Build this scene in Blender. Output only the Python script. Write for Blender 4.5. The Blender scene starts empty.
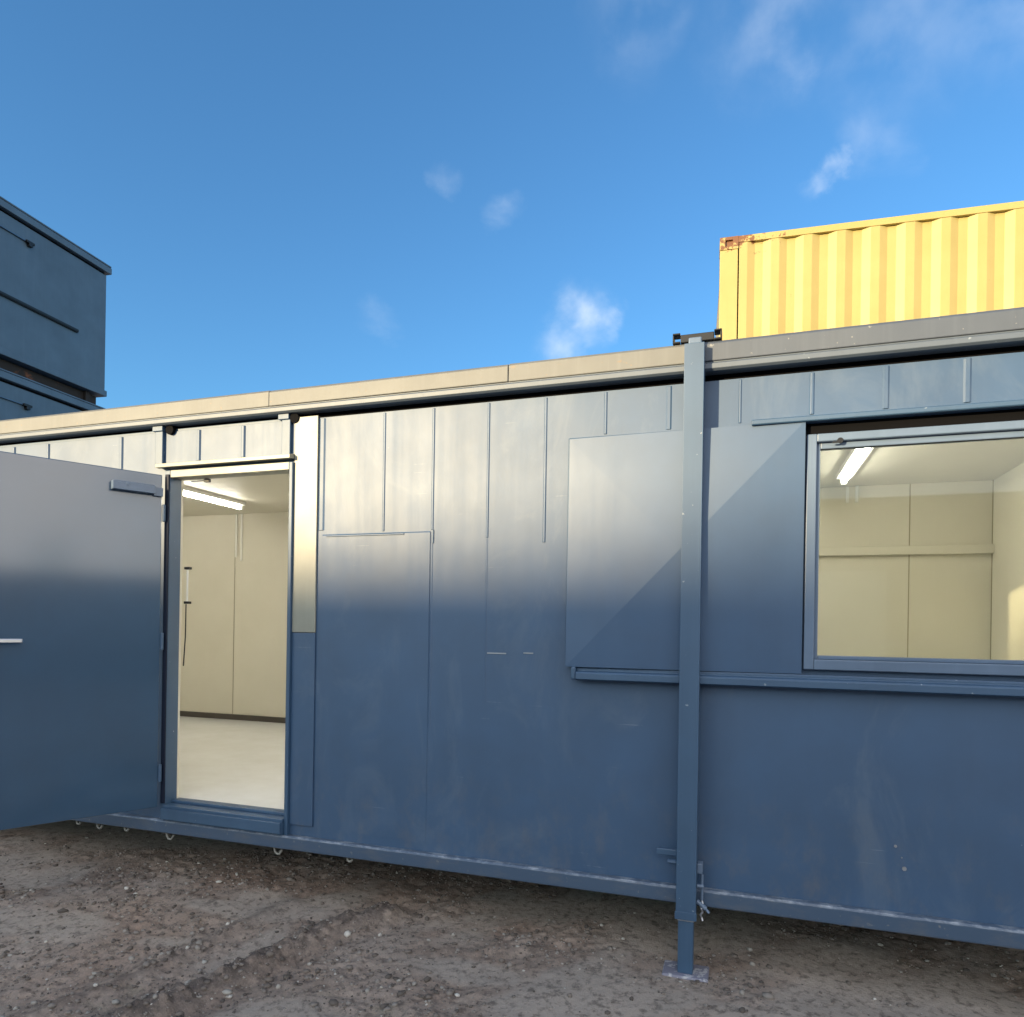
import bpy, bmesh, math, random
import numpy as np
from mathutils import Vector, Matrix
R = math.radians
random.seed(7)
S = bpy.context.scene
col = S.collection

# ------------------------------------------------------------------ camera
YAW, ROLL = R(18.3), 0.0155
CX, CY, CZ = 0.21, -3.2, 1.53
cd = bpy.data.cameras.new("camera"); cam = bpy.data.objects.new("camera", cd); col.objects.link(cam)
cd.sensor_fit = 'HORIZONTAL'; cd.sensor_width = 36; cd.lens = 36*690/1024
cd.shift_x = 0.0; cd.shift_y = (628-508.5)/1024
cd.clip_start = 0.05; cd.clip_end = 2000
cam.matrix_world = (Matrix.Translation((CX, CY, CZ)) @ Matrix.Rotation(YAW, 4, 'Z')
                    @ Matrix.Rotation(math.pi/2, 4, 'X') @ Matrix.Rotation(ROLL, 4, 'Z'))
S.camera = cam

# ------------------------------------------------------------------ sky, sun, exposure
SUN_EL, SUN_X, SUN_Y = R(9.0), -0.50, -0.866         # the sun stands low, behind the camera and to its left
sun_az = math.atan2(SUN_X, SUN_Y)                     # clockwise from +Y
W = bpy.data.worlds.new("World"); S.world = W; W.use_nodes = True
nt = W.node_tree; nt.nodes.clear(); N = nt.nodes.new; L = nt.links.new
out = N('ShaderNodeOutputWorld'); bg = N('ShaderNodeBackground'); sky = N('ShaderNodeTexSky')
sky.sky_type = 'NISHITA'; sky.sun_disc = False; sky.sun_elevation = SUN_EL; sky.sun_rotation = sun_az
sky.air_density = 1.0; sky.dust_density = 0.9; sky.ozone_density = 1.6; sky.altitude = 60
bg.inputs['Strength'].default_value = 0.15
tc = N('ShaderNodeTexCoord')
nz = N('ShaderNodeTexNoise'); nz.inputs['Scale'].default_value = 9.0; nz.inputs['Detail'].default_value = 7; nz.inputs['Roughness'].default_value = 0.62
nz.inputs['Distortion'].default_value = 0.5
L(tc.outputs['Generated'], nz.inputs['Vector'])
wob = N('ShaderNodeVectorMath'); wob.operation = 'MULTIPLY_ADD'
wob.inputs[1].default_value = (0.09, 0.09, 0.09)
L(nz.outputs['Color'], wob.inputs[0]); 
off = N('ShaderNodeVectorMath'); off.operation = 'SUBTRACT'; off.inputs[1].default_value = (0.045, 0.045, 0.045)
L(tc.outputs['Generated'], off.inputs[0]); L(off.outputs[0], wob.inputs[2])
CLOUDS = [  # direction, radius, strength
 ((-0.200, 0.888, 0.413), 0.055, 0.75), ((-0.235, 0.897, 0.375), 0.05, 0.55), ((-0.17, 0.895, 0.40), 0.03, 0.5),
 ((0.066, 0.853, 0.517), 0.026, 0.45), ((0.085, 0.842, 0.533), 0.026, 0.5), ((0.120, 0.829, 0.547), 0.05, 0.2), ((0.15, 0.83, 0.535), 0.04, 0.16),
 ((0.03, 0.769, 0.639), 0.10, 0.22), ((0.144, 0.775, 0.615), 0.12, 0.17), ((0.23, 0.76, 0.61), 0.11, 0.20), ((0.05, 0.79, 0.61), 0.05, 0.22),
 ((-0.111, 0.735, 0.67), 0.08, 0.18), ((-0.342, 0.768, 0.542), 0.026, 0.30), ((-0.279, 0.809, 0.518), 0.028, 0.24), ((-0.457, 0.795, 0.398), 0.035, 0.18)]
FILL_CLOUDS = [((-0.60, -0.72, 0.42), 0.55, 0.8), ((0.88, -0.42, 0.20), 0.65, 1.0), ((0.15, -0.88, 0.45), 0.55, 0.9), ((0.96, -0.1, 0.30), 0.40, 0.9), ((0.1, -0.5, 0.85), 0.5, 0.6)]  # unseen bright cloud added for fill light and reflections
def cloud_mask(CL):
  acc = None
  for d, rad, st in CL:
      v = N('ShaderNodeVectorMath'); v.operation = 'DISTANCE'; v.inputs[1].default_value = Vector(d).normalized()
      L(wob.outputs[0], v.inputs[0])
      m = N('ShaderNodeMapRange'); m.interpolation_type = 'SMOOTHSTEP'
      m.inputs['From Min'].default_value = rad; m.inputs['From Max'].default_value = rad*0.05
      m.inputs['To Min'].default_value = 0; m.inputs['To Max'].default_value = st
      L(v.outputs['Value'], m.inputs['Value'])
      if acc is None: acc = m.outputs[0]
      else:
          a = N('ShaderNodeMath'); a.operation = 'MAXIMUM'; L(acc, a.inputs[0]); L(m.outputs[0], a.inputs[1]); acc = a.outputs[0]
  return acc
acc = cloud_mask(CLOUDS); fill_bank = cloud_mask(FILL_CLOUDS)
nz2 = N('ShaderNodeTexNoise'); nz2.inputs['Scale'].default_value = 17; nz2.inputs['Detail'].default_value = 8; nz2.inputs['Roughness'].default_value = 0.5
L(tc.outputs['Generated'], nz2.inputs['Vector'])
mr = N('ShaderNodeMapRange'); mr.interpolation_type = 'SMOOTHSTEP'
mr.inputs['From Min'].default_value = 0.28; mr.inputs['From Max'].default_value = 0.78
L(nz2.outputs['Fac'], mr.inputs['Value'])
mm = N('ShaderNodeMath'); mm.operation = 'MULTIPLY'; L(acc, mm.inputs[0]); L(mr.outputs[0], mm.inputs[1])
mix = N('ShaderNodeMix'); mix.data_type = 'RGBA'; L(mm.outputs[0], mix.inputs['Factor'])
tint = N('ShaderNodeMix'); tint.data_type = 'RGBA'; tint.blend_type = 'MULTIPLY'; tint.inputs['Factor'].default_value = 1.0
tint.inputs[7].default_value = (0.49, 0.90, 1.24, 1)
L(sky.outputs[0], tint.inputs[6]); L(tint.outputs[2], mix.inputs[6])
mix.inputs[7].default_value = (3.6, 4.0, 4.5, 1)
# added out of view for fill light and sheen: a bright broken bank of cloud
mr3 = N('ShaderNodeMapRange'); mr3.interpolation_type = 'SMOOTHSTEP'; mr3.inputs['From Min'].default_value = 0.25; mr3.inputs['From Max'].default_value = 0.48
L(nz.outputs['Fac'], mr3.inputs['Value'])
mb3 = N('ShaderNodeMath'); mb3.operation = 'MULTIPLY'; L(fill_bank, mb3.inputs[0]); L(mr3.outputs[0], mb3.inputs[1])
mixb = N('ShaderNodeMix'); mixb.data_type = 'RGBA'; L(mb3.outputs[0], mixb.inputs['Factor']); L(mix.outputs[2], mixb.inputs[6])
mixb.inputs[7].default_value = (13.0, 12.0, 10.6, 1)
L(mixb.outputs[2], bg.inputs['Color']); L(bg.outputs[0], out.inputs[0])

sd = bpy.data.lights.new("sun", 'SUN'); sun = bpy.data.objects.new("sun", sd); col.objects.link(sun)
sd.energy = 4.8; sd.angle = R(1.0); sd.color = (1.0, 0.78, 0.46)
sv = Vector((SUN_X*math.cos(SUN_EL), SUN_Y*math.cos(SUN_EL), math.sin(SUN_EL)))
sun.rotation_euler = sv.to_track_quat('Z', 'Y').to_euler(); sun.location = (-10, -20, 12)
S.view_settings.view_transform = 'Standard'; S.view_settings.look = 'None'
S.view_settings.exposure = 0.85; S.view_settings.gamma = 1.0

# ------------------------------------------------------------------ helpers
def mat(name, base=(0.5, 0.5, 0.5), rough=0.5, metal=0.0, spec=0.5):
    m = bpy.data.materials.new(name); m.use_nodes = True
    b = m.node_tree.nodes['Principled BSDF']
    b.inputs['Base Color'].default_value = (*base, 1); b.inputs['Roughness'].default_value = rough
    b.inputs['Metallic'].default_value = metal; b.inputs['Specular IOR Level'].default_value = spec
    return m, m.node_tree, b
def noise(t, scale, detail=6, rough=0.6, coords=None, dist=0.0, vec_scale=None):
    n = t.nodes.new('ShaderNodeTexNoise'); n.inputs['Scale'].default_value = scale
    n.inputs['Detail'].default_value = detail; n.inputs['Roughness'].default_value = rough; n.inputs['Distortion'].default_value = dist
    if coords is None:
        c = t.nodes.new('ShaderNodeNewGeometry'); coords = c.outputs['Position']
    if vec_scale:
        mp = t.nodes.new('ShaderNodeMapping'); mp.inputs['Scale'].default_value = vec_scale
        t.links.new(coords, mp.inputs['Vector']); coords = mp.outputs[0]
    t.links.new(coords, n.inputs['Vector']); return n.outputs['Fac']
def ramp(t, src, lo, hi, a, b):
    r = t.nodes.new('ShaderNodeMapRange'); r.inputs['From Min'].default_value = lo; r.inputs['From Max'].default_value = hi
    r.inputs['To Min'].default_value = a; r.inputs['To Max'].default_value = b; t.links.new(src, r.inputs['Value']); return r.outputs[0]
def cmix(t, fac, a, b, mode='MIX'):
    m = t.nodes.new('ShaderNodeMix'); m.data_type = 'RGBA'; m.blend_type = mode
    if isinstance(fac, float): m.inputs['Factor'].default_value = fac
    else: t.links.new(fac, m.inputs['Factor'])
    for i, x in ((6, a), (7, b)):
        if isinstance(x, tuple): m.inputs[i].default_value = (*x, 1)
        else: t.links.new(x, m.inputs[i])
    return m.outputs[2]
def mul(t, a, b, op='MULTIPLY'):
    m = t.nodes.new('ShaderNodeMath'); m.operation = op
    for i, x in ((0, a), (1, b)):
        if isinstance(x, (int, float)): m.inputs[i].default_value = x
        else: t.links.new(x, m.inputs[i])
    return m.outputs[0]
def bump(t, b, h, strength, dist=0.01, prev=None):
    n = t.nodes.new('ShaderNodeBump'); n.inputs['Strength'].default_value = strength; n.inputs['Distance'].default_value = dist
    t.links.new(h, n.inputs['Height'])
    if prev is not None: t.links.new(prev, n.inputs['Normal'])
    t.links.new(n.outputs[0], b.inputs['Normal']); return n.outputs[0]

def painted(name, base, rough=0.34, spec=0.7, worn=(0.30, 0.34, 0.38), wear=0.76, wavy=0.25, streak=0.35, peel=0.05, mud=False):
    """gloss paint on steel sheet: soft mottling, rain streaks, chips, slight oil-canning"""
    m, t, b = mat(name, base, rough, 0, spec)
    mott = noise(t, 2.3, 6, 0.6)
    c = cmix(t, ramp(t, mott, 0.3, 0.7, 0.0, 1.0), tuple(x*0.88 for x in base), tuple(min(1, x*1.12) for x in base))
    st = noise(t, 1.0, 5, 0.65, vec_scale=(16, 16, 0.7))
    c = cmix(t, ramp(t, st, 0.5, 0.8, 0.0, streak), c, tuple(min(1, x*1.25+0.02) for x in base))
    chip = noise(t, 38, 5, 0.6)
    c = cmix(t, ramp(t, chip, wear, wear+0.02, 0.0, 0.8), c, worn)
    if mud:
        dn = noise(t, 1.0, 2, 0.4, vec_scale=(3.2, 3.2, 2.2)); bump(t, b, dn, 0.10, 0.012)
        DN = b.inputs['Normal'].links[0].from_socket
    if mud:   # mud splashed up from the yard and rain-washed grime, dried on the paint
        g = t.nodes.new('ShaderNodeNewGeometry'); sx = t.nodes.new('ShaderNodeSeparateXYZ'); t.links.new(g.outputs['Position'], sx.inputs[0])
        h = ramp(t, sx.outputs['Z'], 0.95, 0.38, 0, 1)
        sp = noise(t, 1.0, 8, 0.75, vec_scale=(9, 9, 5))
        c = cmix(t, mul(t, h, ramp(t, sp, 0.50, 0.72, 0.0, 0.38)), c, (0.15, 0.135, 0.12))
        sm = noise(t, 1.0, 6, 0.7, vec_scale=(2.2, 2.2, 1.1), dist=1.2)
        c = cmix(t, ramp(t, sm, 0.52, 0.66, 0.0, 0.22), c, (0.13, 0.17, 0.22))
        scr = noise(t, 1.0, 3, 0.5, vec_scale=(1.6, 1.6, 90), dist=0.3)
        c = cmix(t, mul(t, ramp(t, scr, 0.70, 0.73, 0, 0.5), ramp(t, sm, 0.50, 0.58, 0, 1)), c, (0.24, 0.28, 0.33))
    t.links.new(c, b.inputs['Base Color'])
    rr = noise(t, 5, 5, 0.6)
    r1 = ramp(t, rr, 0.3, 0.7, rough-0.012, rough+0.02)
    r2 = ramp(t, st, 0.45, 0.8, 0.0, 0.04)
    t.links.new(mul(t, r1, r2, 'ADD'), b.inputs['Roughness'])
    w = noise(t, 1.7, 2, 0.5)
    p = bump(t, b, w, wavy, 0.05, DN if mud else None)
    o = noise(t, 260, 3, 0.5)
    bump(t, b, o, peel, 0.002, p)
    return m

BLUE = (0.023, 0.070, 0.152)
M = {}
M['blue'] = painted('blue_paint', BLUE, rough=0.52, spec=1.0, wavy=0.03, streak=0.15, mud=True)
M['sheet'] = painted('shutter_paint', BLUE, rough=0.47, spec=1.0, wavy=0.03, streak=0.15)
M['beam'] = painted('roof_beam_paint', (0.075, 0.098, 0.13), rough=0.53, spec=1.0, wavy=0.05, wear=0.7)
M['blue_trim'] = painted('blue_trim_paint', (0.028, 0.076, 0.150), rough=0.50, spec=0.9, wear=0.70, wavy=0.1)
M['blue_frame'] = painted('blue_frame_paint', (0.115, 0.165, 0.245), rough=0.38, spec=0.6, wavy=0.02, wear=0.72)
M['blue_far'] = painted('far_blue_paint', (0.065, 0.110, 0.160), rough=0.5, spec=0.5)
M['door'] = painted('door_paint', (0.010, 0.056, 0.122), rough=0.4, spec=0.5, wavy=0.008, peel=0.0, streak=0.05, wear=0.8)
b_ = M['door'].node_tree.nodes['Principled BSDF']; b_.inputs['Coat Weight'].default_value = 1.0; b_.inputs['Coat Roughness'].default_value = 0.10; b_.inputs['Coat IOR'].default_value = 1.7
M['pale'] = painted('pale_sheen_colour', (0.26, 0.262, 0.22), rough=0.4, spec=0.6, worn=(0.3, 0.3, 0.3))  # sun sheen beside and above the doorway put into the colour
M['galv'] = painted('weathered_roof_edge', (0.135, 0.137, 0.130), rough=0.58, spec=0.8, worn=(0.20, 0.15, 0.10), wear=0.67, wavy=0.2, streak=0.7)
M['capping_off_sun'] = painted('roof_edge_off_sun', (0.065, 0.080, 0.105), rough=0.56, spec=0.8, worn=(0.25, 0.25, 0.24), wear=0.68, streak=0.6)  # fading sun sheen right of the post put into the capping colour
M['black'] = mat('black_rubber_and_shade', (0.004, 0.004, 0.005), 0.8, 0, 0.1)[0]  # gasket rubber, and the shade put into the slots
M['plate'] = painted('scraped_foot_plate', (0.20, 0.20, 0.26), rough=0.5, spec=0.6, worn=(0.5, 0.5, 0.52), wear=0.55)
M['hook'] = mat('weathered_hook', (0.22, 0.22, 0.20), 0.6, 0.2)[0]
M['navy'] = mat('navy_shade', (0.006, 0.011, 0.028), 0.6, 0, 0.3)[0]  # shadow colour for the strip on the hinge jamb
M['iron'] = mat('black_iron', (0.012, 0.013, 0.015), 0.45, 0.3)[0]
M['steel'] = mat('galvanised_steel', (0.42, 0.43, 0.46), 0.38, 0.7)[0]
M['chrome'] = mat('satin_handle', (0.70, 0.72, 0.75), 0.28, 0.9)[0]

# bottom rail paint with a scuffed upper lip
m, t, b = mat('bottom_rail_paint', BLUE, 0.38, 0, 0.8)
g = t.nodes.new('ShaderNodeNewGeometry'); sx = t.nodes.new('ShaderNodeSeparateXYZ'); t.links.new(g.outputs['Position'], sx.inputs[0])
scuff = noise(t, 1.0, 7, 0.75, vec_scale=(13, 13, 40))
zz = ramp(t, sx.outputs['Z'], 0.360, 0.371, 0.0, 1.0)
f = mul(t, zz, ramp(t, scuff, 0.47, 0.62, 0.08, 0.8))
c = cmix(t, f, (0.050, 0.086, 0.145), (0.36, 0.40, 0.46))
ch = noise(t, 30, 5, 0.65)
c = cmix(t, ramp(t, ch, 0.64, 0.68, 0.0, 0.7), c, (0.20, 0.20, 0.20))
dirt = noise(t, 6, 6, 0.7, vec_scale=(1, 1, 3))
c = cmix(t, ramp(t, dirt, 0.5, 0.75, 0.0, 0.45), c, (0.16, 0.15, 0.14))
t.links.new(c, b.inputs['Base Color']); bump(t, b, noise(t, 14, 5, 0.6), 0.2, 0.01)
M['rail'] = m

# yellow container
m, t, b = mat('yellow_container_paint', (0.42, 0.33, 0.11), 0.5, 0, 0.5)
mo = noise(t, 1.5, 5, 0.6)
c = cmix(t, ramp(t, mo, 0.3, 0.7, 0, 1), (0.38, 0.295, 0.095), (0.43, 0.345, 0.125))
st = noise(t, 1.0, 5, 0.7, vec_scale=(10, 10, 0.5)); c = cmix(t, ramp(t, st, 0.55, 0.8, 0, 0.5), c, (0.40, 0.27, 0.09))
tco = t.nodes.new('ShaderNodeTexCoord'); sp = t.nodes.new('ShaderNodeSeparateXYZ'); t.links.new(tco.outputs['Object'], sp.inputs[0])
rz = ramp(t, sp.outputs['Z'], 2.36, 2.57, 0, 1); rx = ramp(t, sp.outputs['X'], 0.75, 0.12, 0.0, 1)
near = mul(t, rz, rx)
ru = noise(t, 14, 6, 0.75); rust = ramp(t, mul(t, ru, mul(t, near, 0.30), 'ADD'), 0.69, 0.73, 0, 0.95)
c = cmix(t, rust, c, (0.16, 0.055, 0.02))
sc = noise(t, 22, 6, 0.7); c = cmix(t, ramp(t, sc, 0.70, 0.74, 0, 0.8), c, (0.30, 0.14, 0.04))
t.links.new(c, b.inputs['Base Color']); M['yellow'] = m

# rusty underside
m, t, b = mat('rusty_steel', (0.06, 0.03, 0.02), 0.8)
c = cmix(t, ramp(t, noise(t, 4, 6, 0.7), 0.55, 0.68, 0, 1), (0.016, 0.013, 0.012), (0.15, 0.055, 0.025))
t.links.new(c, b.inputs['Base Color']); M['rust'] = m

# interior lining, floor
m, t, b = mat('cream_lining', (0.55, 0.50, 0.36), 0.5)
c = cmix(t, ramp(t, noise(t, 1.3, 5, 0.6), 0.3, 0.7, 0, 1), (0.63, 0.60, 0.50), (0.68, 0.65, 0.55))
t.links.new(c, b.inputs['Base Color']); bump(t, b, noise(t, 2.2, 3, 0.5), 0.08, 0.03); M['cream'] = m
m, t, b = mat('cabin_floor_vinyl', (0.60, 0.61, 0.60), 0.2, 0, 0.8)
c = cmix(t, ramp(t, noise(t, 3, 7, 0.7), 0.35, 0.7, 0, 1), (0.84, 0.86, 0.88), (0.76, 0.77, 0.77))
t.links.new(c, b.inputs['Base Color']); M['vinyl'] = m
M['skirt'] = mat('brown_skirting', (0.07, 0.06, 0.05), 0.5)[0]
M['joint'] = mat('panel_joint', (0.34, 0.31, 0.22), 0.5)[0]
M['white'] = mat('white_plastic', (0.75, 0.75, 0.70), 0.35)[0]
m, t, b = mat('lit_tube', (0.9, 0.9, 0.85), 0.4)
b.inputs['Emission Color'].default_value = (1.0, 0.95, 0.84, 1); b.inputs['Emission Strength'].default_value = 22; M['tube'] = m
m = bpy.data.materials.new('window_glass'); m.use_nodes = True; t = m.node_tree; t.nodes.clear()
o_ = t.nodes.new('ShaderNodeOutputMaterial'); tr = t.nodes.new('ShaderNodeBsdfTransparent'); tr.inputs[0].default_value = (0.93, 0.95, 0.93, 1)
gl = t.nodes.new('ShaderNodeBsdfGlossy'); gl.inputs['Roughness'].default_value = 0.02
fr = t.nodes.new('ShaderNodeFresnel'); fr.inputs['IOR'].default_value = 1.5
mx = t.nodes.new('ShaderNodeMixShader'); t.links.new(fr.outputs[0], mx.inputs[0]); t.links.new(tr.outputs[0], mx.inputs[1]); t.links.new(gl.outputs[0], mx.inputs[2])
t.links.new(mx.outputs[0], o_.inputs[0]); M['glass'] = m

class MB:
    def __init__(s): s.bm = bmesh.new()
    def box(s, x0, x1, y0, y1, z0, z1, mtx=None):
        vs = [s.bm.verts.new((x, y, z)) for z in (z0, z1) for y in (y0, y1) for x in (x0, x1)]
        for f in ((0,2,3,1),(4,5,7,6),(0,1,5,4),(2,6,7,3),(0,4,6,2),(1,3,7,5)): s.bm.faces.new([vs[i] for i in f])
        if mtx is not None:
            for v in vs: v.co = mtx @ v.co
        return s
    def cyl(s, p0, p1, r, n=14, r1=None):
        p0 = Vector(p0); p1 = Vector(p1); d = p1-p0; q = d.to_track_quat('Z', 'Y').to_matrix().to_4x4()
        bmesh.ops.create_cone(s.bm, cap_ends=True, segments=n, radius1=r, radius2=r if r1 is None else r1, depth=d.length,
                              matrix=Matrix.Translation((p0+p1)/2) @ q)
        return s
    def extrude_x(s, prof, x0, x1):
        """closed (y,z) profile swept along x"""
        a = [s.bm.verts.new((x0, y, z)) for y, z in prof]; b_ = [s.bm.verts.new((x1, y, z)) for y, z in prof]
        n = len(prof)
        for i in range(n): s.bm.faces.new((a[i], a[(i+1) % n], b_[(i+1) % n], b_[i]))
        s.bm.faces.new(a[::-1]); s.bm.faces.new(b_)
        return s
    def tube(s, pts, r, n=8):
        for a, b_ in zip(pts[:-1], pts[1:]): s.cyl(a, b_, r, n)
        return s
    def build(s, name, m, parent=None, bev=0.003, seg=2, smooth=False):
        bmesh.ops.recalc_face_normals(s.bm, faces=s.bm.faces)
        me = bpy.data.meshes.new(name); s.bm.to_mesh(me); s.bm.free()
        o = bpy.data.objects.new(name, me); col.objects.link(o); me.materials.append(m)
        if parent is not None: o.parent = parent
        if bev:
            bv = o.modifiers.new('bevel', 'BEVEL'); bv.width = bev; bv.segments = seg; bv.limit_method = 'ANGLE'; bv.angle_limit = R(40)
        if smooth:
            for p in me.polygons: p.use_smooth = True
        return o
def build_each(mb, name, m, parent=None, bev=0.003, seg=2):
    """every loose piece becomes a part of its own"""
    bm = mb.bm; left = set(bm.verts); bm.verts.index_update(); objs = []
    while left:
        st_ = [left.pop()]; isl = set(st_)
        while st_:
            v = st_.pop()
            for e in v.link_edges:
                w = e.other_vert(v)
                if w not in isl: isl.add(w); st_.append(w)
        left -= isl
        k = MB(); mp = {v: k.bm.verts.new(v.co) for v in isl}
        for f in {f for v in isl for f in v.link_faces}: k.bm.faces.new([mp[v] for v in f.verts])
        objs.append(k.build(name, m, parent, bev, seg))
    bm.free(); return objs
def tag(o, label=None, cat=None, group=None, kind=None):
    if label: o['label'] = label
    if cat: o['category'] = cat
    if group: o['group'] = group
    if kind: o['kind'] = kind
    return o
def empty(name, loc=(0, 0, 0), rz=0):
    o = bpy.data.objects.new(name, None); col.objects.link(o); o.location = loc; o.rotation_euler = (0, 0, rz); return o
def copy_tree(o, parent=None):
    c = o.copy(); col.objects.link(c)
    if parent is not None: c.parent = parent
    for ch in [k for k in bpy.data.objects if k.parent == o]: copy_tree(ch, c)
    return c

# numpy value noise -------------------------------------------------
def vnoise(x, y, seed):
    xi = np.floor(x).astype(np.int64); yi = np.floor(y).astype(np.int64); xf = x-xi; yf = y-yi
    def h(a, b):
        n = (a*374761393 + b*668265263 + seed*2147483647) & 0xffffffff
        n = ((n ^ (n >> 13))*1274126177) & 0xffffffff
        n = (n ^ (n >> 16)) & 0xffffff
        return n/float(0xffffff)
    u = xf*xf*(3-2*xf); v = yf*yf*(3-2*yf)
    return (h(xi, yi)*(1-u)+h(xi+1, yi)*u)*(1-v)+(h(xi, yi+1)*(1-u)+h(xi+1, yi+1)*u)*v
def fbm(x, y, f, octv, seed, gain=0.5):
    s = 0; a = 1; tot = 0
    for k in range(octv): s = s+a*vnoise(x*f+37.1*k, y*f-11.7*k, seed+k); tot += a; a *= gain; f *= 2.03
    return s/tot

# ------------------------------------------------------------------ ground
def seg_dist(x, y, pts):
    d = np.full(np.shape(x), 1e9)
    for (ax, ay), (bx, by) in zip(pts[:-1], pts[1:]):
        vx, vy = bx-ax, by-ay; tt = np.clip(((x-ax)*vx+(y-ay)*vy)/(vx*vx+vy*vy), 0, 1)
        d = np.minimum(d, np.hypot(x-ax-tt*vx, y-ay-tt*vy))
    return d
RUT = [(-2.25, -1.6), (-1.95, -1.05), (-1.84, -0.65), (-1.72, -0.2), (-1.55, 0.1)]
RUT2 = [(-2.6, -1.7), (-2.3, -1.0), (-2.2, -0.5), (-2.1, 0.0)]
def rough_mask(x, y):
    """0 where the mud is smeared smooth, 1 where it is loose and stony"""
    m_ = fbm(x+3.1, y*1.3-x*0.5, 1.9, 3, 5)
    m_ = np.clip((m_-0.42)*5.5, 0, 1)
    for cx, cy, rx_, ry_ in ((-3.05, -0.62, 0.38, 0.16), (-2.35, -0.18, 0.34, 0.08), (-1.95, -0.5, 0.10, 0.30), (-3.4, -0.75, 0.3, 0.2), (-0.9, -0.35, 0.3, 0.12)):
        q = ((x-cx)/rx_)**2+((y-cy)/ry_)**2; m_ = m_*np.clip(q*1.1-0.5, 0, 1)
    return np.clip(m_+0.8*np.exp(-(seg_dist(x, y, RUT)/0.09)**2), 0, 1)
def ground_z(x, y):
    near = np.exp(-((x+1)**2+(y)**2)/60.0)
    z = 0.06*(fbm(x, y, 0.7, 3, 11)-0.5)+0.035*(fbm(x, y, 2.6, 3, 23)-0.5)
    rm = rough_mask(x, y)
    lumps = fbm(x, y, 17, 4, 31, 0.6)-0.5
    z = z+near*rm*0.036*lumps+near*0.006*(fbm(x, y, 30, 3, 41)-0.5)
    d = seg_dist(x, y, RUT); z = z+near*(0.045*np.exp(-(d/0.06)**2)*(0.4+1.6*np.clip(fbm(x, y, 22, 3, 51), 0, 1))-0.018*np.exp(-((d-0.14)/0.06)**2))
    d = seg_dist(x, y, RUT2); z = z+near*(0.016*np.exp(-(d/0.05)**2)*(fbm(x, y, 19, 3, 61)+0.3)-0.010*np.exp(-((d-0.13)/0.07)**2))
    # keep the pads level
    for px, py in ((0, -0.02), (-5.48, -0.02)):
        w = np.exp(-(((x-px)**2+(y-py)**2)/0.05)); z = z*(1-w)
    return z
def axis(lo, hi, step, far):
    a = list(np.arange(lo, hi, step)); d = step
    l = [lo]; r = [a[-1]]
    while r[-1] < far: d *= 1.22; r.append(r[-1]+d)
    d = step
    while l[-1] > -far: d *= 1.22; l.append(l[-1]-d)
    return np.array(l[::-1][:-1]+a+r[1:])
xs = axis(-4.6, 1.9, 0.011, 420); ys = axis(-1.6, 1.1, 0.011, 420)
X, Y = np.meshgrid(xs, ys); Z = ground_z(X, Y)
nx, ny = len(xs), len(ys)
me = bpy.data.meshes.new('ground')
me.vertices.add(nx*ny); me.vertices.foreach_set('co', np.stack([X, Y, Z], -1).astype(np.float32).ravel())
i0 = (np.arange(ny-1)[:, None]*nx+np.arange(nx-1)[None, :]).ravel()
q = np.stack([i0, i0+1, i0+1+nx, i0+nx], -1).astype(np.int32)
me.loops.add(q.size); me.loops.foreach_set('vertex_index', q.ravel())
me.polygons.add(len(q)); me.polygons.foreach_set('loop_start', np.arange(0, q.size, 4, dtype=np.int32)); me.polygons.foreach_set('loop_total', np.full(len(q), 4, dtype=np.int32))
me.update(calc_edges=True); me.polygons.foreach_set('use_smooth', np.ones(len(q), dtype=bool))
at = me.attributes.new('loose', 'FLOAT', 'POINT'); at.data.foreach_set('value', rough_mask(X, Y).astype(np.float32).ravel())
at = me.attributes.new('clods', 'FLOAT', 'POINT'); at.data.foreach_set('value', np.clip(np.exp(-(seg_dist(X, Y, RUT)/0.085)**2)+0.6*np.exp(-(seg_dist(X, Y, RUT2)/0.06)**2), 0, 1).astype(np.float32).ravel())
ground = bpy.data.objects.new('ground', me); col.objects.link(ground); tag(ground, kind='structure')
m, t, b = mat('stony_mud', (0.2, 0.17, 0.15), 0.85, 0, 0.3)
big = noise(t, 1.6, 6, 0.6); c = cmix(t, ramp(t, big, 0.38, 0.62, 0, 1), (0.215, 0.168, 0.138), (0.305, 0.258, 0.222))
red = noise(t, 0.9, 4, 0.6, dist=0.4); c = cmix(t, ramp(t, red, 0.52, 0.68, 0, 0.7), c, (0.235, 0.170, 0.135))
grn = noise(t, 2.4, 5, 0.6, vec_scale=(1, 1.4, 1)); c = cmix(t, ramp(t, grn, 0.60, 0.70, 0, 0.35), c, (0.225, 0.215, 0.150))
at1 = t.nodes.new('ShaderNodeAttribute'); at1.attribute_name = 'loose'; at2 = t.nodes.new('ShaderNodeAttribute'); at2.attribute_name = 'clods'
c = cmix(t, ramp(t, at1.outputs['Fac'], 0.0, 0.7, 0.9, 0.0), c, (0.350, 0.305, 0.265))
c = cmix(t, mul(t, at2.outputs['Fac'], ramp(t, noise(t, 17, 6, 0.7), 0.40, 0.55, 0.25, 1.0)), c, (0.085, 0.072, 0.066))
fine = noise(t, 42, 8, 0.75); c = cmix(t, mul(t, ramp(t, fine, 0.35, 0.68, 0.0, 1.0), ramp(t, at1.outputs['Fac'], 0, 1, 0.35, 1.0)), c, cmix(t, 1.0, c, (1.5, 1.45, 1.42), 'MULTIPLY'))
dk = noise(t, 24, 6, 0.7); c = cmix(t, ramp(t, dk, 0.50, 0.36, 0.0, 0.65), c, (0.065, 0.052, 0.045))
sp_ = noise(t, 130, 4, 0.6); c = cmix(t, ramp(t, sp_, 0.66, 0.70, 0.0, 0.8), c, (0.46, 0.43, 0.39))
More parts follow.
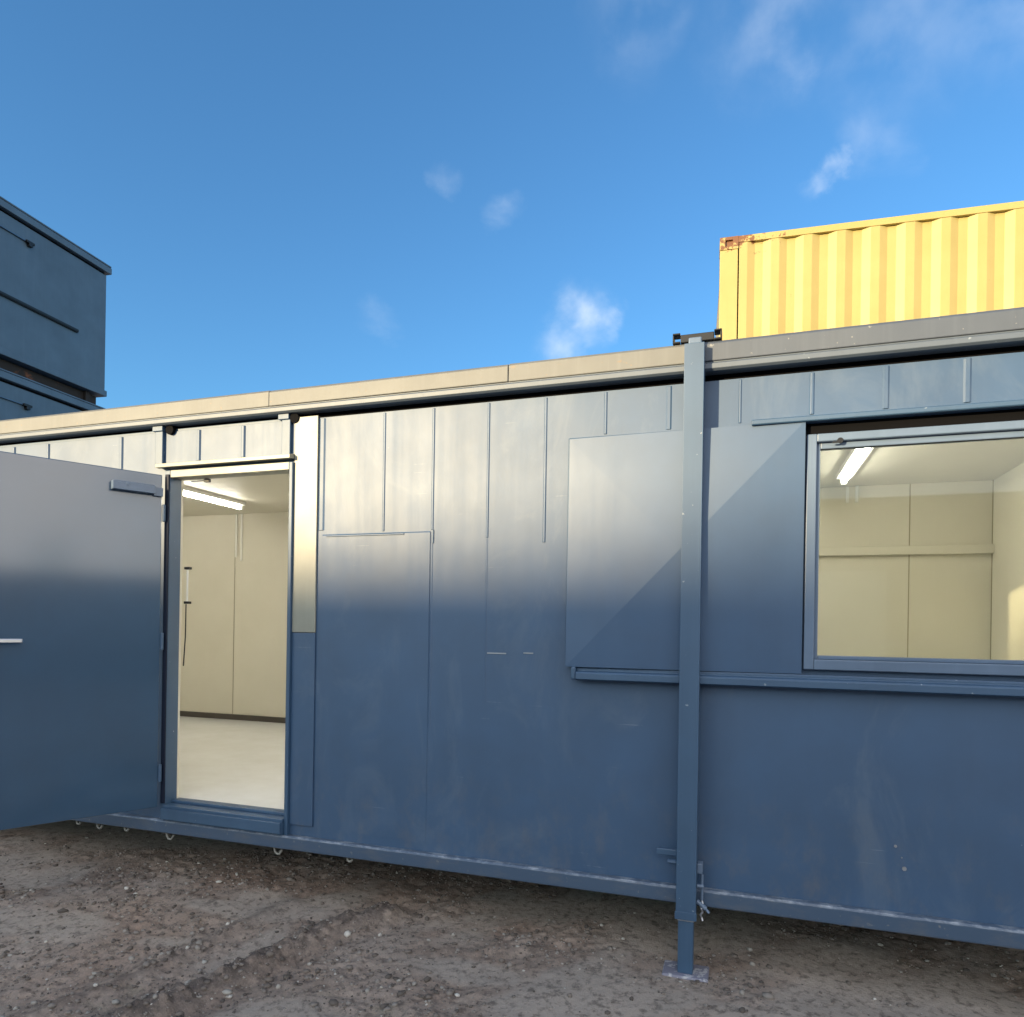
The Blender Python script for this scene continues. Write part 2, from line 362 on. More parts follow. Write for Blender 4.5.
t.links.new(c, b.inputs['Base Color'])
t.links.new(ramp(t, big, 0.35, 0.65, 0.62, 0.92), b.inputs['Roughness'])
p = bump(t, b, fine, 0.6, 0.012); bump(t, b, sp_, 0.5, 0.004, p)
me.materials.append(m)

# ------------------------------------------------------------------ gravel (uncountable)
base = bmesh.new(); bmesh.ops.create_icosphere(base, subdivisions=1, radius=1)
bv = np.array([v.co[:] for v in base.verts]); bf = np.array([[v.index for v in f.verts] for f in base.faces]); base.free()
rng = np.random.default_rng(4)
n = 21000
gx = rng.uniform(-4.4, 1.7, n); gy = rng.uniform(-1.45, 0.9, n)
keep = rng.uniform(0, 1, n) < (0.10+0.9*rough_mask(gx, gy)**1.3)*np.where(gy > 0.1, 0.6, 1)
gx, gy = gx[keep], gy[keep]; n = len(gx)
sz = 0.0038+0.0135*rng.power(0.32, n)[::1]*rng.uniform(0.2, 1, n)
big_i = rng.uniform(0, 1, n) < 0.018; sz[big_i] = rng.uniform(0.012, 0.021, big_i.sum())
gz = ground_z(gx, gy)+sz*0.25
V = np.zeros((n, len(bv), 3)); 
jit = rng.uniform(0.72, 1.28, (n, len(bv), 1)); sc3 = np.stack([rng.uniform(0.7, 1.4, n), rng.uniform(0.7, 1.2, n), rng.uniform(0.4, 0.85, n)], -1)[:, None, :]
V = bv[None]*jit*sc3*sz[:, None, None]
a = rng.uniform(0, 6.28, n); ca, sa = np.cos(a)[:, None], np.sin(a)[:, None]
Vx = V[:, :, 0]*ca-V[:, :, 1]*sa; Vy = V[:, :, 0]*sa+V[:, :, 1]*ca
V = np.stack([Vx+gx[:, None], Vy+gy[:, None], V[:, :, 2]+gz[:, None]], -1)
F = (bf[None]+(np.arange(n)*len(bv))[:, None, None]).reshape(-1, 3).astype(np.int32)
me = bpy.data.meshes.new('gravel'); me.vertices.add(n*len(bv)); me.vertices.foreach_set('co', V.astype(np.float32).ravel())
me.loops.add(F.size); me.loops.foreach_set('vertex_index', F.ravel()); me.polygons.add(len(F))
me.polygons.foreach_set('loop_start', np.arange(0, F.size, 3, dtype=np.int32)); me.polygons.foreach_set('loop_total', np.full(len(F), 3, dtype=np.int32))
me.update(calc_edges=True)
gr = bpy.data.objects.new('gravel', me); col.objects.link(gr)
tag(gr, 'loose grey brown gravel scattered over the muddy yard', 'gravel', kind='stuff')
m, t, b = mat('gravel_stone', (0.2, 0.18, 0.16), 0.8, 0, 0.3)
gi = t.nodes.new('ShaderNodeNewGeometry'); cr = t.nodes.new('ShaderNodeValToRGB')
t.links.new(gi.outputs['Random Per Island'], cr.inputs[0])
els = cr.color_ramp.elements; els[0].color = (0.09, 0.078, 0.07, 1); els[1].position = 1.0; els[1].color = (0.54, 0.52, 0.48, 1)
for ps, cc in ((0.45, (0.16, 0.135, 0.118, 1)), (0.8, (0.24, 0.215, 0.195, 1)), (0.965, (0.34, 0.32, 0.29, 1))):
    e = els.new(ps); e.color = cc
t.links.new(cr.outputs[0], b.inputs['Base Color']); bump(t, b, noise(t, 300, 3, 0.6), 0.3, 0.002); me.materials.append(m)

# ------------------------------------------------------------------ the cabin
XL, XR = -7.60, 2.16          # ends of the cabin
YB = 3.15                     # its back
WF = 0.04                     # face of the steel cladding
def wx(x, y=WF): return CX+(x-CX)*(y+3.2)/3.2
def wz(z, y=WF): return CZ+(z-CZ)*(y+3.2)/3.2
cab = empty('portable_cabin', (0, 0, 0))
tag(cab, 'long navy blue steel portable cabin on jack legs with its door open', 'cabin')
DX0, DX1, DZ0, DZ1 = -3.02, -2.135, 0.44, 2.425     # door opening
NX0, NX1, NZ0, NZ1 = 0.47, 1.74, 1.372, 2.40         # window opening

def seam(mb, x, w, h, z0, z1):
    y = WF+.001; P = [(x-w/2, y), (x-w*.22, y-h-.001), (x+w*.22, y-h-.001), (x+w/2, y)]
    a = [mb.bm.verts.new((px, py, z0)) for px, py in P]; b = [mb.bm.verts.new((px, py, z1)) for px, py in P]
    for i in range(4): mb.bm.faces.new((a[i], a[(i+1) % 4], b[(i+1) % 4], b[i]))
    mb.bm.faces.new(a[::-1]); mb.bm.faces.new(b)
# front cladding with openings and lapped seams
mb = MB()
def wall_cells(mb, y0, y1, zt=2.66):
    for x0, x1, z0, z1 in ((XL, DX0, 0.372, zt), (DX0, DX1, DZ1, zt), (DX1, NX0, 0.372, zt), (NX0, NX1, 0.372, NZ0), (NX0, NX1, NZ1, zt), (NX1, XR, 0.372, zt)):
        mb.box(x0, x1, y0, y1, z0, z1)
wall_cells(mb, WF, 0.115)
cl = mb.build('wall_cladding', M['blue'], cab, bev=0)
mb = MB()
for x, z0, h_, w in ((-1.965, 2.045, .006, .03), (-1.585, 2.03, .006, .012), (-1.302, 1.0, .003, .010), (-1.302, 2.03, .006, .012), (-1.0, 1.15, .0025, .008), (-1.0, 1.98, .006, .011),
                  (-0.704, 1.95, .006, .012), (-0.41, 2.455, .006, .012), (-0.117, 2.455, .005, .02), (0.195, 2.46, .006, .010), (0.49, 2.475, .007, .016), (0.776, 2.475, .008, .020),
                  (1.072, 2.475, .008, .022), (1.36, 2.475, .008, .02), (1.66, 2.475, .008, .02)):
    zt_ = 2.655 if h_ > .004 else {-1.302: 2.015, -1.0: 1.975, -.704: 1.945, -.41: 1.285}[x]
    seam(mb, x, w*1.5, h_*.7, z0, zt_)
for x in (-7.3, -7.0, -6.7, -6.4, -6.1, -5.8, -5.5, -5.2, -4.9, -4.6, -4.29, -3.99, -3.385, -2.80, -2.487):
    z0 = 2.475 if x > -3.2 else 0.5
    seam(mb, x, .034, .009, z0, 2.655)
build_each(mb, 'cladding_seam', M['blue'], cab, bev=0.002)
# cover plates welded over old openings
mb = MB(); z1 = 2.022
mb.extrude_x([(WF, .42), (WF-.001, .42), (WF-.004, z1-.006), (WF-.001, z1), (WF, z1)], -1.955, -1.312)
mb.build('cover_plate', M['blue'], cab, bev=0.0015)
mb = MB()
mb.box(-1.93, -1.46, WF-.009, WF-.0042, 2.008, 2.016); mb.box(-1.30, -1.292, WF-.006, WF, 1.96, 2.03)
build_each(mb, 'weld_bead', M['blue_trim'], cab, bev=0.002)
mb = MB(); mb.box(-2.135, -1.987, WF-.012, WF, 1.488, 2.672); st = mb.build('cover_strip', M['pale'], cab); st['label'] = 'upper half of the strip beside the doorway, sun sheen in its colour'  # upper half of a blue strip, coloured pale for its sunlit sheen
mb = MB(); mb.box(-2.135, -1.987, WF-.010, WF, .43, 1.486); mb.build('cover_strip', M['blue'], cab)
mb = MB()
for x, z, w in ((-0.99, 1.40, .10), (-0.80, 1.405, .05)): mb.box(x, x+w, WF-.003, WF, z, z+.006)
for x, z, r in ((0.838, .645, .006), (0.872, .555, .009), (0.862, .60, .003)): mb.cyl((x, WF-.003, z), (x, WF, z), r, 9)
build_each(mb, 'paint_chip', M['steel'], cab, bev=0)

# slot under the roof beam, its shade put in as a black strip
mb = MB(); mb.box(XL, XR, .075, .14, 2.66, 2.76); mb.build('roof_slot_shade', M['black'], cab, bev=0)
mb = MB()
mb.box(-3.12, -3.045, .012, .075, 2.662, 2.70); mb.box(-2.235, -2.165, .012, .075, 2.662, 2.70)
mb.box(-3.105, -3.05, .02, WF, 2.45, 2.662); mb.box(-2.215, -2.16, .02, WF, 2.45, 2.662)
build_each(mb, 'door_post_head', M['blue_trim'], cab)
mb = MB()
mb.box(XL, -3.12, .045, .074, 2.6605, 2.676); mb.box(-3.045, -2.235, .045, .074, 2.6605, 2.676)
build_each(mb, 'seal_strip', M['blue_trim'], cab, bev=0.002)
mb = MB()
for x in (-3.0, -2.135): mb.cyl((x, .02, 2.667), (x, .07, 2.667), .028, 12)
build_each(mb, 'lifting_hole', M['black'], cab, bev=0)

# roof beam (rolled section), roof edge capping in lapped lengths
mb = MB()
mb.extrude_x([(0.0, 2.692), (-.012, 2.700), (-.012, 2.722), (-.002, 2.728), (.0, 2.786), (.16, 2.786), (.16, 2.7605), (.06, 2.7605), (.06, 2.692)], XL, XR)
mb.build('roof_beam', M['beam'], cab, bev=0.002)
edges = [XL, -6.1, -4.4, -2.28, -0.885, 0.0, 1.45, XR]
for a_, b_ in zip(edges[:-1], edges[1:]):
    k = random.uniform(-.002, .002)
    mb = MB(); mb.extrude_x([(-.0025, 2.733), (-.009+k, 2.735), (-.009+k, 2.812+k), (.002, 2.825+k), (.10, 2.832+k), (.10, 2.7865), (-.0025, 2.7865)], a_+.0015, b_-.0015)
    mb.build('roof_edge_capping', M['galv'] if a_ < -.01 else M['capping_off_sun'], cab, bev=0.003)
mb = MB(); mb.box(XL, XR, .101, YB, 2.765, 2.828); mb.build('roof', M['galv'], cab)
# bottom rail
mb = MB(); mb.extrude_x([(.0, .300), (-.004, .306), (-.004, .366), (.004, .374), (.039, .3715), (.14, .3715), (.14, .300)], XL, XR)
build_each(mb, 'bottom_rail', M['rail'], cab, bev=0.0015)
mb = MB()
for x, k in ((-3.66, .6), (-3.49, .8), (-3.275, .6), (-2.948, .95), (-2.196, .9), (-1.742, .6), (-5.1, 1), (-6.3, 1)):
    mb = MB(); mb.tube([(x-.028*k, .02, .302), (x-.024*k, .02, .280), (x-.012*k, .02, .302-.042*k), (x+.008*k, .02, .302-.044*k), (x+.020*k, .02, .302-.030*k), (x+.030*k, .02, .290)], .0065, 8)
    mb.build('underside_hook', M['hook'], cab, bev=0)
mb = MB(); mb.box(XL, XR, .141, YB, .302, .455); mb.build('underframe', M['rust'], cab)
# shell: ends and back
mb = MB()
mb.box(XL, XL+.06, .116, YB-.06, .456, 2.764); mb.box(XR-.06, XR, .116, YB-.06, .456, 2.764); mb.box(XL, XR, YB-.0595, YB, .456, 2.764)
build_each(mb, 'outer_wall', M['blue'], cab, bev=0)
# lining
mb = MB()
mb.box(XL+.0605, XL+.10, .156, YB-.10, .476, 2.735); mb.box(XR-.10, XR-.0605, .156, YB-.10, .476, 2.735)
mb.box(XL+.0605, XR-.0605, YB-.0995, YB-.0605, .476, 2.735)
for x0, x1, z0, z1 in ((XL+.061, DX0, .476, 2.735), (DX0, DX1, DZ1, 2.735), (DX1, NX0, .476, 2.735), (NX0, NX1, .476, NZ0), (NX0, NX1, NZ1, 2.735), (NX1, XR-.061, .476, 2.735)):
    mb.box(x0, x1, .1165, .155, z0, z1)
mb.build('interior_wall', M['cream'], cab, bev=0)
mb = MB(); mb.box(XL+.061, XR-.061, .1165, YB-.061, 2.736, 2.760); mb.build('ceiling', M['cream'], cab, bev=0)
mb = MB(); mb.box(XL+.061, XR-.061, .1165, YB-.061, .457, .4755); mb.build('interior_floor', M['vinyl'], cab, bev=0)
YI = YB-.0995
mb = MB()
mb.box(XL+.10, XR-.10, YI-.018, YI, .476, .535); mb.box(XR-.118, XR-.10, .156, YI-.0185, .476, .535)
build_each(mb, 'skirting', M['skirt'], cab)
mb = MB()
for x in (-6.3, -5.08, -3.86, -2.64, -1.42, -.2, .37, 1.487):
    mb.box(x-.004, x+.004, YI-.003, YI, .536, 2.735)
mb.box(XR-.107, XR-.1005, YI-.003, YI, .536, 2.735)
build_each(mb, 'panel_joint', M['joint'], cab, bev=0)
mb = MB(); mb.box(-.6, XR-.101, YI-.045, YI-.0045, 2.165, 2.235); mb.build('cable_trunking', M['cream'], cab)
mb = MB()
for x, z in ((-4.99, 2.22), (-5.06, 2.26)): mb.box(x-.011, x+.011, YI-.016, YI-.0045, z, 2.735)
for x in (1.03, 1.10): mb.box(x-.012, x+.012, YI-.016, YI-.0045, 2.60, 2.735)
build_each(mb, 'cable_conduit', M['white'], cab)
# partition of the door room is out of sight; window-side cord and stay beside the hinge jamb
# door frame
mb = MB(); f0, f1 = .012, .10
mb.box(DX0, DX0+.040, f0, f1, .3725, 2.425); mb.build('door_jamb', M['blue_trim'], cab)
mb = MB(); mb.box(DX0+.012, DX0+.0395, .002, .0115, .47, 2.40); mb.build('jamb_shade', M['navy'], cab)  # dark strip stands in for the leaf's shadow on the jamb
mb = MB(); mb.box(DX1-.022, DX1, f0, f1, .3725, 2.425); mb.box(DX1-.030, DX1-.0225, .05, f1, .47, 2.38); mb.build('door_jamb', M['blue_trim'], cab)
mb = MB(); mb.box(DX0+.0405, DX1-.0225, f0, f1, 2.382, 2.425); mb.build('door_head', M['pale'], cab)
mb = MB(); mb.extrude_x([(WF, 2.445), (-.012, 2.440), (-.012, 2.462), (WF, 2.474)], DX0-.05, DX1-.002); mb.build('drip_rail', M['pale'], cab, bev=0.002)
mb = MB(); mb.box(DX0+.0405, DX1-.0225, -.004, .10, .44, .462); mb.box(DX0+.0405, DX1-.0225, -.022, -.0045, .385, .446); mb.box(DX0+.0405, DX1-.0225, -.0040, .10, .3745, .4395); mb.box(DX0+.0405, DX1-.031, .06, .12, .4625, .480)
mb.build('door_threshold', M['blue_trim'], cab)
mb = MB()
mb.cyl((-2.955, .13, 1.66), (-2.955, .13, 1.85), .006, 10); mb.build('door_stay', M['white'], cab, bev=0)
for z in (1.852, 1.645):
    mb = MB(); mb.box(-2.972, -2.935, .120, .145, z, z+.015); mb.build('stay_clip', M['iron'], cab, bev=0.002)
mb = MB(); mb.tube([(-2.962, .13, 1.643), (-2.968, .135, 1.45), (-2.980, .135, 1.27)], .0035); mb.build('door_cord', M['iron'], cab, bev=0)
mb = MB(); mb.box(-2.90, -2.80, .088, .094, 2.368, 2.374); mb.box(-2.80, -2.762, .08, .10, 2.360, 2.380); mb.build('closer_arm', M['iron'], cab, bev=0.002)

# open door leaf
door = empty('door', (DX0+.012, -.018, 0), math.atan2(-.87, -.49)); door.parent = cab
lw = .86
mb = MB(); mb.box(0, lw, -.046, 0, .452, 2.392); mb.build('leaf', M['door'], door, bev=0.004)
# with the leaf turned, its local -y side is the outer skin; the inner skin faces the doorway
for nm, x0, x1, z0, z1 in ():
    pass
mb = MB(); mb.box(.05, .265, .0005, .050, 2.270, 2.318); mb.box(.0, .05, .0005, .022, 2.262, 2.312); mb.cyl((.19, .05, 2.305), (.19, .054, 2.305), .010)
mb.build('door_closer', M['blue_frame'], door, bev=0.005)
mb = MB(); mb.box(.765, .825, .0005, .009, 1.30, 1.50); mb.cyl((.795, .009, 1.425), (.795, .050, 1.425), .011); mb.box(.665, .808, .040, .056, 1.414, 1.436)
mb.build('handle', M['chrome'], door, bev=0.004)
mb = MB()
for z in (.65, 1.42, 2.17): mb.cyl((-.010, .004, z-.05), (-.010, .004, z+.05), .010, 12)
build_each(mb, 'hinge', M['blue_trim'], door)

# window
win = empty('window', (0, 0, 0)); win.parent = cab
fw_ = .052
def frame_boxes(mb, x0, x1, z0, z1, w, wt, wb, y0, y1):
    mb.box(x0, x0+w, y0, y1, z0, z1); mb.box(x1-w, x1, y0, y1, z0, z1)
    mb.box(x0+w+.0005, x1-w-.0005, y0, y1, z1-wt, z1); mb.box(x0+w+.0005, x1-w-.0005, y0, y1, z0, z0+wb)
mb = MB(); frame_boxes(mb, NX0, NX1, NZ0, NZ1-.020, .040, .034, .044, .004, .075); mb.build('window_frame', M['blue_frame'], win, bev=0.004)
mb = MB(); frame_boxes(mb, NX0+.0405, NX1-.0405, NZ0+.0445, NZ1-.0545, .016, .026, .016, .028, .066); mb.build('glazing_bead', M['blue_frame'], win, bev=0.003)
mb = MB(); mb.box(NX0+.057, NX1-.057, .044, .048, NZ0+.061, NZ1-.081); mb.build('pane', M['glass'], win, bev=0)
mb = MB()
for z in (NZ1-.082,): mb.box(NX0+.057, NX1-.057, .036, .043, z, z+.006)
mb.build('gasket', M['black'], win, bev=0)
mb = MB(); mb.cyl((.60, .0, 2.345), (.60, .004, 2.345), .012); mb.box(.57, .60, -.001, .0035, 2.335, 2.341); mb.build('window_catch', M['iron'], win, bev=0)
# sliding shutter: cross-broken steel sheet
sh = empty('shutter', (0, 0, 0)); sh.parent = cab
def pyramid_sheet(x0, x1, z0, z1, y, peak, rc=.03):
    bm = bmesh.new(); mid = bm.verts.new(((x0+x1)/2, y-peak, (z0+z1)/2))
    c_ = [bm.verts.new((x, y, z)) for x, z in ((x0, z0), (x1, z0), (x1, z1), (x0, z1))]
    c_[0].co.y -= peak*.88; c_[2].co.y -= peak*.88
    b2 = [bm.verts.new((x, y+.018, z)) for x, z in ((x0, z0), (x1, z0), (x1, z1), (x0, z1))]
    for i in range(4):
        j = (i+1) % 4; bm.faces.new((c_[i], c_[j], mid)); bm.faces.new((c_[j], c_[i], b2[i], b2[j]))
    bm.faces.new(b2[::-1]); return bm
k = MB(); k.bm.free(); k.bm = pyramid_sheet(wx(-.572, .005), .462, 1.352, wz(2.432, .005), .004, .028)
k.build('shutter_sheet', M['sheet'], sh, bev=0)
mb = MB(); mb.box(wx(-.572, .02)-.010, .462, .0255, .0395, 1.352, wz(2.432, .02)+.008); mb.build('shutter_frame', M['blue_trim'], sh, bev=0.006)
# shutter rails
mb = MB(); mb.extrude_x([(WF, 2.430), (-.030, 2.427), (-.034, 2.431), (-.034, 2.447), (-.028, 2.451), (WF, 2.470)], .245, 1.95); mb.build('shutter_rail', M['blue_trim'], cab, bev=0.0015)
mb = MB(); mb.box(.470, 1.95, .022, .0395, 2.3805, 2.4295); mb.build('rail_gap_shade', M['black'], cab, bev=0)  # black strip stands in for the shaded gap under the rail
mb = MB(); mb.extrude_x([(WF, 1.290), (-.020, 1.290), (-.036, 1.296), (-.036, 1.322), (-.030, 1.330), (-.006, 1.334), (-.006, 1.345), (-.001, 1.345), (-.001, 1.3495), (WF, 1.3495)], -.520, 1.95)
mb.build('shutter_rail', M['blue_trim'], cab, bev=0.002)
mb = MB(); mb.box(-.545, -.521, -.030, WF, 1.292, 1.352); mb.build('rail_stop', M['blue_trim'], cab, bev=0.008)

# jack legs
def jack(x, y0):
    j = empty('jack_leg', (x, y0, 0)); j.parent = cab
    mb = MB(); mb.box(-.043, .043, -.045, .045, .268, 2.800)
    mb.box(-.047, .047, -.0495, -.0455, .255, .29); mb.build('outer_post', M['blue_trim'], j, bev=0.007, seg=3)
    mb = MB(); mb.box(-.027, .030, -.030, .030, 2.800, 2.832); mb.build('post_cap', M['blue_frame'], j, bev=0.006)
    mb = MB(); mb.box(-.033, .033, -.034, .034, .012, .267); mb.build('inner_leg', M['blue_trim'], j, bev=0.005)
    mb = MB(); mb.box(-.036, .036, -.037, .037, .246, .254); mb.build('leg_collar', M['steel'], j, bev=0.001)
    mb = MB(); mb.box(-.098, .100, -.062, .075, -.004, .013); mb.build('foot_plate', M['plate'], j, bev=0.006)
    mb = MB(); mb.box(-.135, -.0435, .0, .02, .515, .545); mb.box(-.085, -.0435, -.02, .01, .488, .498); mb.cyl((-.085, -.005, .493), (-.0435, -.005, .493), .010)
    mb.build('leg_bracket', M['blue_trim'], j, bev=0.004)
    mb = MB(); mb.box(.0435, .068, -.015, .03, .455, .500); mb.cyl((.0435, -.01, .40), (.074, -.01, .40), .009); mb.cyl((.066, .0, .335), (.066, .0, .45), .006)
    mb.cyl((.0435, .0, .33), (.085, -.005, .30), .010); mb.cyl((.085, -.005, .30), (.098, -.01, .285), .006)
    mb.build('leg_pin', M['blue_frame'], j, bev=0.003)
    mb = MB()
    pts = [(.066+.006*math.sin(i*2.1), .0+.004*math.cos(i*3.), .335-.013*i) for i in range(8)]
    mb.tube(pts, .0045, 6); mb.build('pin_chain', M['steel'], j, bev=0)
    mb = MB()
    mb.box(-.066, .080, .020, .056, 2.832, 2.868)
    for s in (-1, 1):
        x0, x1 = (-.100, -.0665) if s < 0 else (.0805, .114)
        mb.box(x0, x1, .010, .066, 2.828, 2.836); mb.box(x0, x1, .010, .066, 2.866, 2.874)
        mb.box(x0 if s < 0 else x1-.007, x0+.007 if s < 0 else x1, .010, .066, 2.8365, 2.8655)
    mb.build('lifting_bracket', M['iron'], j, bev=0.003)
    return j
j0 = jack(0.0, -.022)
for x, y in ((-5.48, -.022), (0.0, YB+.03), (-5.48, YB+.03)):
    c_ = copy_tree(j0); c_.location = (x, y, 0)
    if y > 1: c_.rotation_euler.z = math.pi

# lights inside
def strip(x, y0, y1, label):
    r_ = empty('strip_light', (x, (y0+y1)/2, 2.735)); h = (y1-y0)/2
    mb = MB(); mb.box(-.055, .055, -h, h, -.034, 0); mb.box(-.022, .022, -h, -h+.02, -.075, -.0325); mb.box(-.022, .022, h-.02, h, -.075, -.0325)
    mb.build('housing', M['white'], r_)
    mb = MB(); mb.cyl((0, -h+.0205, -.056), (0, h-.0205, -.056), .016, 12); mb.build('tube', M['tube'], r_, bev=0, smooth=True)
    tag(r_, label, 'strip light', 'strip lights on the cabin ceiling'); return r_
strip(-4.51, .75, 2.45, 'lit white strip light on the ceiling seen through the open doorway')
strip(.94, .85, 2.57, 'lit white strip light on the ceiling seen through the window')

strip(-2.05, .85, 2.57, 'strip light near the middle of the cabin ceiling, unseen, added to brighten the room')  # three unseen strip lights added to brighten the room
strip(-.55, .85, 2.57, 'unseen strip light added behind the wall between the post and the doorway')
strip(-6.4, .75, 2.45, 'strip light at the left end of the cabin ceiling, unseen, added to brighten the room')
# ------------------------------------------------------------------ yellow containers
def container(label, z, name='shipping_container'):
    r_ = empty(name, (-.02, 3.512, z), R(3.5)); tag(r_, label, 'container', 'yellow shipping containers stacked behind the cabin')
    Lc, Wc, Hc = 6.06, 2.44, 2.59
    # corrugated sides
    def corr(y, sgn):
        bm = bmesh.new(); x = .17; prof = [(x, 0)]
        pitch = .278
        while x+pitch < Lc-.17:
            prof += [(x+.072, 0), (x+.139, 1), (x+.211, 1), (x+pitch, 0)]; x += pitch
        prof.append((Lc-.16, 0))
        prev = None
        for px, dp in prof:
            yy = y+sgn*(.004+.030*dp)
            a_, b_ = bm.verts.new((px, yy, .15)), bm.verts.new((px, yy, Hc-.062))
            if prev: bm.faces.new((prev[0], a_, b_, prev[1]))
            prev = (a_, b_)
        return bm
    for y, s in ((0, 1), (Wc, -1)):
        k = MB(); k.bm.free(); k.bm = corr(y, s); k.build('side_panel', M['yellow'], r_, bev=0)
    mb = MB()
    for y0, y1 in ((0, .06), (Wc-.06, Wc)): mb.box(.16, Lc-.16, y0, y1, Hc-.06, Hc)
    build_each(mb, 'top_rail', M['yellow'], r_)
    mb = MB()
    for y0, y1 in ((0, .05), (Wc-.05, Wc)): mb.box(.16, Lc-.16, y0, y1, .0, .15)
    build_each(mb, 'bottom_rail', M['yellow'], r_)
    for x0 in (0, Lc-.16):
        for y0 in (0, Wc-.16):
            mb = MB(); mb.box(x0, x0+.16, y0, y0+.16, .119, Hc-.119); mb.build('corner_post', M['yellow'], r_, bev=0.006)
            for z0 in (0, Hc-.118):
                mb = MB()
                a0, a1, b0, b1 = x0-.003, x0+.163, y0-.004, y0+.163
                mb.box(a0, a0+.05, b0, b0+.02, z0, z0+.118); mb.box(a1-.05, a1, b0, b0+.02, z0, z0+.118)
                mb.box(a0+.05, a1-.05, b0, b0+.02, z0, z0+.03); mb.box(a0+.05, a1-.05, b0, b0+.02, z0+.088, z0+.118)
                mb.box(a0, a1, b0+.0205, b1, z0, z0+.118)
                mb.build('corner_casting', M['yellow'], r_, bev=0.002)
    mb = MB(); mb.box(.02, .06, .161, Wc-.161, .15, Hc-.03); mb.box(Lc-.06, Lc-.02, .161, Wc-.161, .15, Hc-.03); build_each(mb, 'end_panel', M['yellow'], r_)
    mb = MB(); mb.box(.06, Lc-.06, .061, Wc-.061, Hc-.05, Hc-.02); mb.build('roof_panel', M['yellow'], r_)
    mb = MB(); mb.box(.06, Lc-.06, .051, Wc-.051, .02, .12); mb.build('container_floor', M['rust'], r_)
    return r_
c1 = container('sunlit yellow corrugated shipping container showing above the cabin roof', 2.612)
c0 = copy_tree(c1); c0.location.z = .02; c0['label'] = 'lower yellow shipping container at ground level, hidden behind the blue cabin'

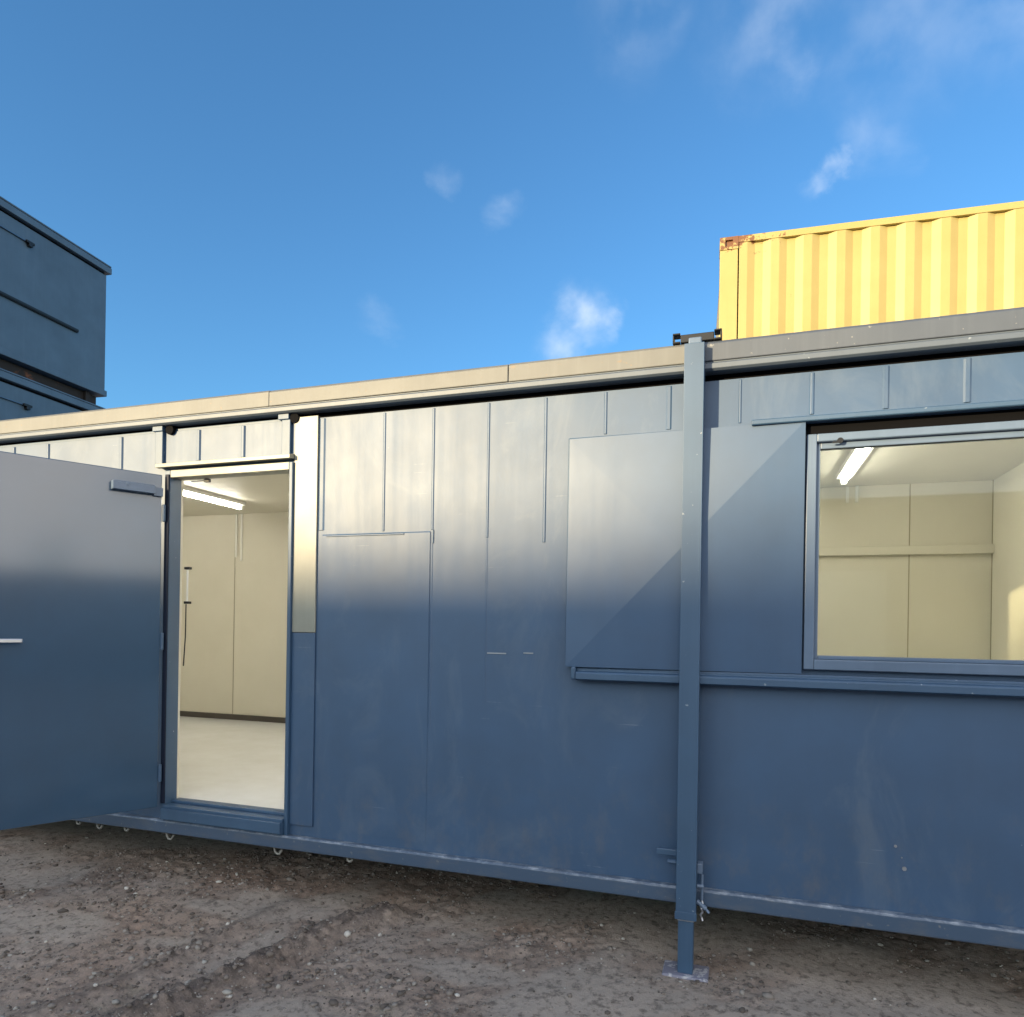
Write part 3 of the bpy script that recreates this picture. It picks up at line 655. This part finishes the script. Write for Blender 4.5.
# ------------------------------------------------------------------ stacked blue cabins at the left
def stack_unit(z, label):
    r_ = empty('stacked_cabin', (-11.705, 7.184, z), R(94.5-180)); tag(r_, label, 'cabin', 'blue cabins stacked in a tower at the left')
    Lb, Wb = 9.7, 3.0      # local +x runs towards the camera, local +y faces out of the long side it shows
    return r_, Lb, Wb
def make_stack(z, label):
    r_, Lb, Wb = stack_unit(z, label)
    H = 2.54
    # local frame: x along the side from the far corner, outward normal of the shown side = +y
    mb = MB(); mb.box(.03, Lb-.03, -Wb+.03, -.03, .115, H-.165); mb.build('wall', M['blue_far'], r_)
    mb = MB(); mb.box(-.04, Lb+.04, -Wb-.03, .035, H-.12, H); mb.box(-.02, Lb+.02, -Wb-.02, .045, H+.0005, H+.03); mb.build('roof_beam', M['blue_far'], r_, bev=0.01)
    mb = MB(); mb.box(.05, Lb-.05, -Wb+.05, -.06, H-.164, H-.1205); mb.build('roof_slot_shade', M['black'], r_, bev=0)  # black strip put in for the shade under the beam
    mb = MB(); mb.box(0, Lb, -Wb, 0, .0, .114); build_each(mb, 'bottom_rail', M['blue_far'], r_, bev=0.01)
    mb = MB(); mb.box(.69, 4.4, -.0295, .022, .99, 1.03); mb.box(.69, 4.4, -.0295, .012, .975, .9895); mb.build('shutter_rail', M['iron'], r_)
    mb = MB(); mb.box(1.62, 1.77, -.0295, .03, 2.09, 2.13); mb.box(1.66, 1.73, -.0295, .035, 2.04, 2.0895); mb.build('rail_bracket', M['iron'], r_)
    mb = MB(); mb.box(1.78, 4.4, -.0295, .004, 2.10, 2.118); build_each(mb, 'window_rail', M['blue_trim'], r_)
    for x in (2.75, 6.4):
        w_ = MB(); frame_boxes(w_, x, x+1.4, 1.05, 2.03, .05, .05, .05, -.0295, .012); fr_ = w_.build('window', M['blue_frame'], r_)
        w_ = MB(); w_.box(x+.051, x+1.349, -.029, -.012, 1.101, 1.979); w_.build('pane', M['iron'], fr_, bev=0)
    mb = MB()
    for x in (.3, 2.6, 5.0, 7.3, Lb-.4): 
        mb.box(x, x+.10, -Wb+.1, -.1, -.279, -.001)
    build_each(mb, 'timber_skid', M['rust'], r_)
    mb = MB(); mb.box(.1, Lb-.1, -Wb+.14, -.16, -.18, -.02); mb.build('underframe', M['rust'], r_)
    return r_
u = make_stack(5.96, 'dark blue cabin at the top of the stack on the left')
for z, lab in ((3.14, 'blue cabin directly beneath the topmost one in the left stack, its roof just showing'), (.32, 'blue cabin at the bottom of the left stack, hidden behind the near cabin')):
    c_ = copy_tree(u); c_.location.z = z; c_['label'] = lab

leaf_blocker = copy_tree(u); leaf_blocker.location = (12.1, -10.8, .28); leaf_blocker.rotation_euler.z = R(71); leaf_blocker['label'] = 'single blue cabin added unseen across the yard to darken reflections in the door leaf'  # unseen cabin added to block bright sky reflected in the door leaf
# ------------------------------------------------------------------ warehouse across the yard, added unseen behind the camera: its roofline shades the ground and lower walls
wh = empty('occluder', (-13.3, -33.0, 0)); tag(wh, 'long grey warehouse added unseen across the yard to shade the ground and lower walls', 'occluder')
m, t, b = mat('grey_cladding', (0.10, 0.11, 0.12), 0.6)
t.links.new(cmix(t, ramp(t, noise(t, .7, 5, .6), .3, .7, 0, 1), (0.09, .10, .11), (0.13, .14, .15)), b.inputs['Base Color'])
WHH = 7.95
bm = bmesh.new(); prev = None; x = -32.0
while x < 32:
    for dx, dy in ((0, 0), (.2, 0), (.3, .12), (.5, .12), (.6, 0)):
        a_, b_ = bm.verts.new((x+dx, -dy, 0)), bm.verts.new((x+dx, -dy, WHH-.4))
        if prev: bm.faces.new((prev[0], a_, b_, prev[1]))
        prev = (a_, b_)
    x += .6
k = MB(); k.bm.free(); k.bm = bm; k.build('front_cladding', m, wh, bev=0)
mb = MB(); mb.box(-32, 32, -18, -.13, 0, WHH-.41); mb.build('occluder_wall', m, wh, bev=0)
mb = MB(); mb.box(-32.2, 32.2, -18.2, .12, WHH-.399, WHH); mb.build('occluder_roof', m, wh, bev=.02)
for x in (-20, -8, 4, 16):
    mb = MB(); mb.box(x, x+4, .001, .06, 0, 4.5); mb.build('roller_door', M['steel'], wh)
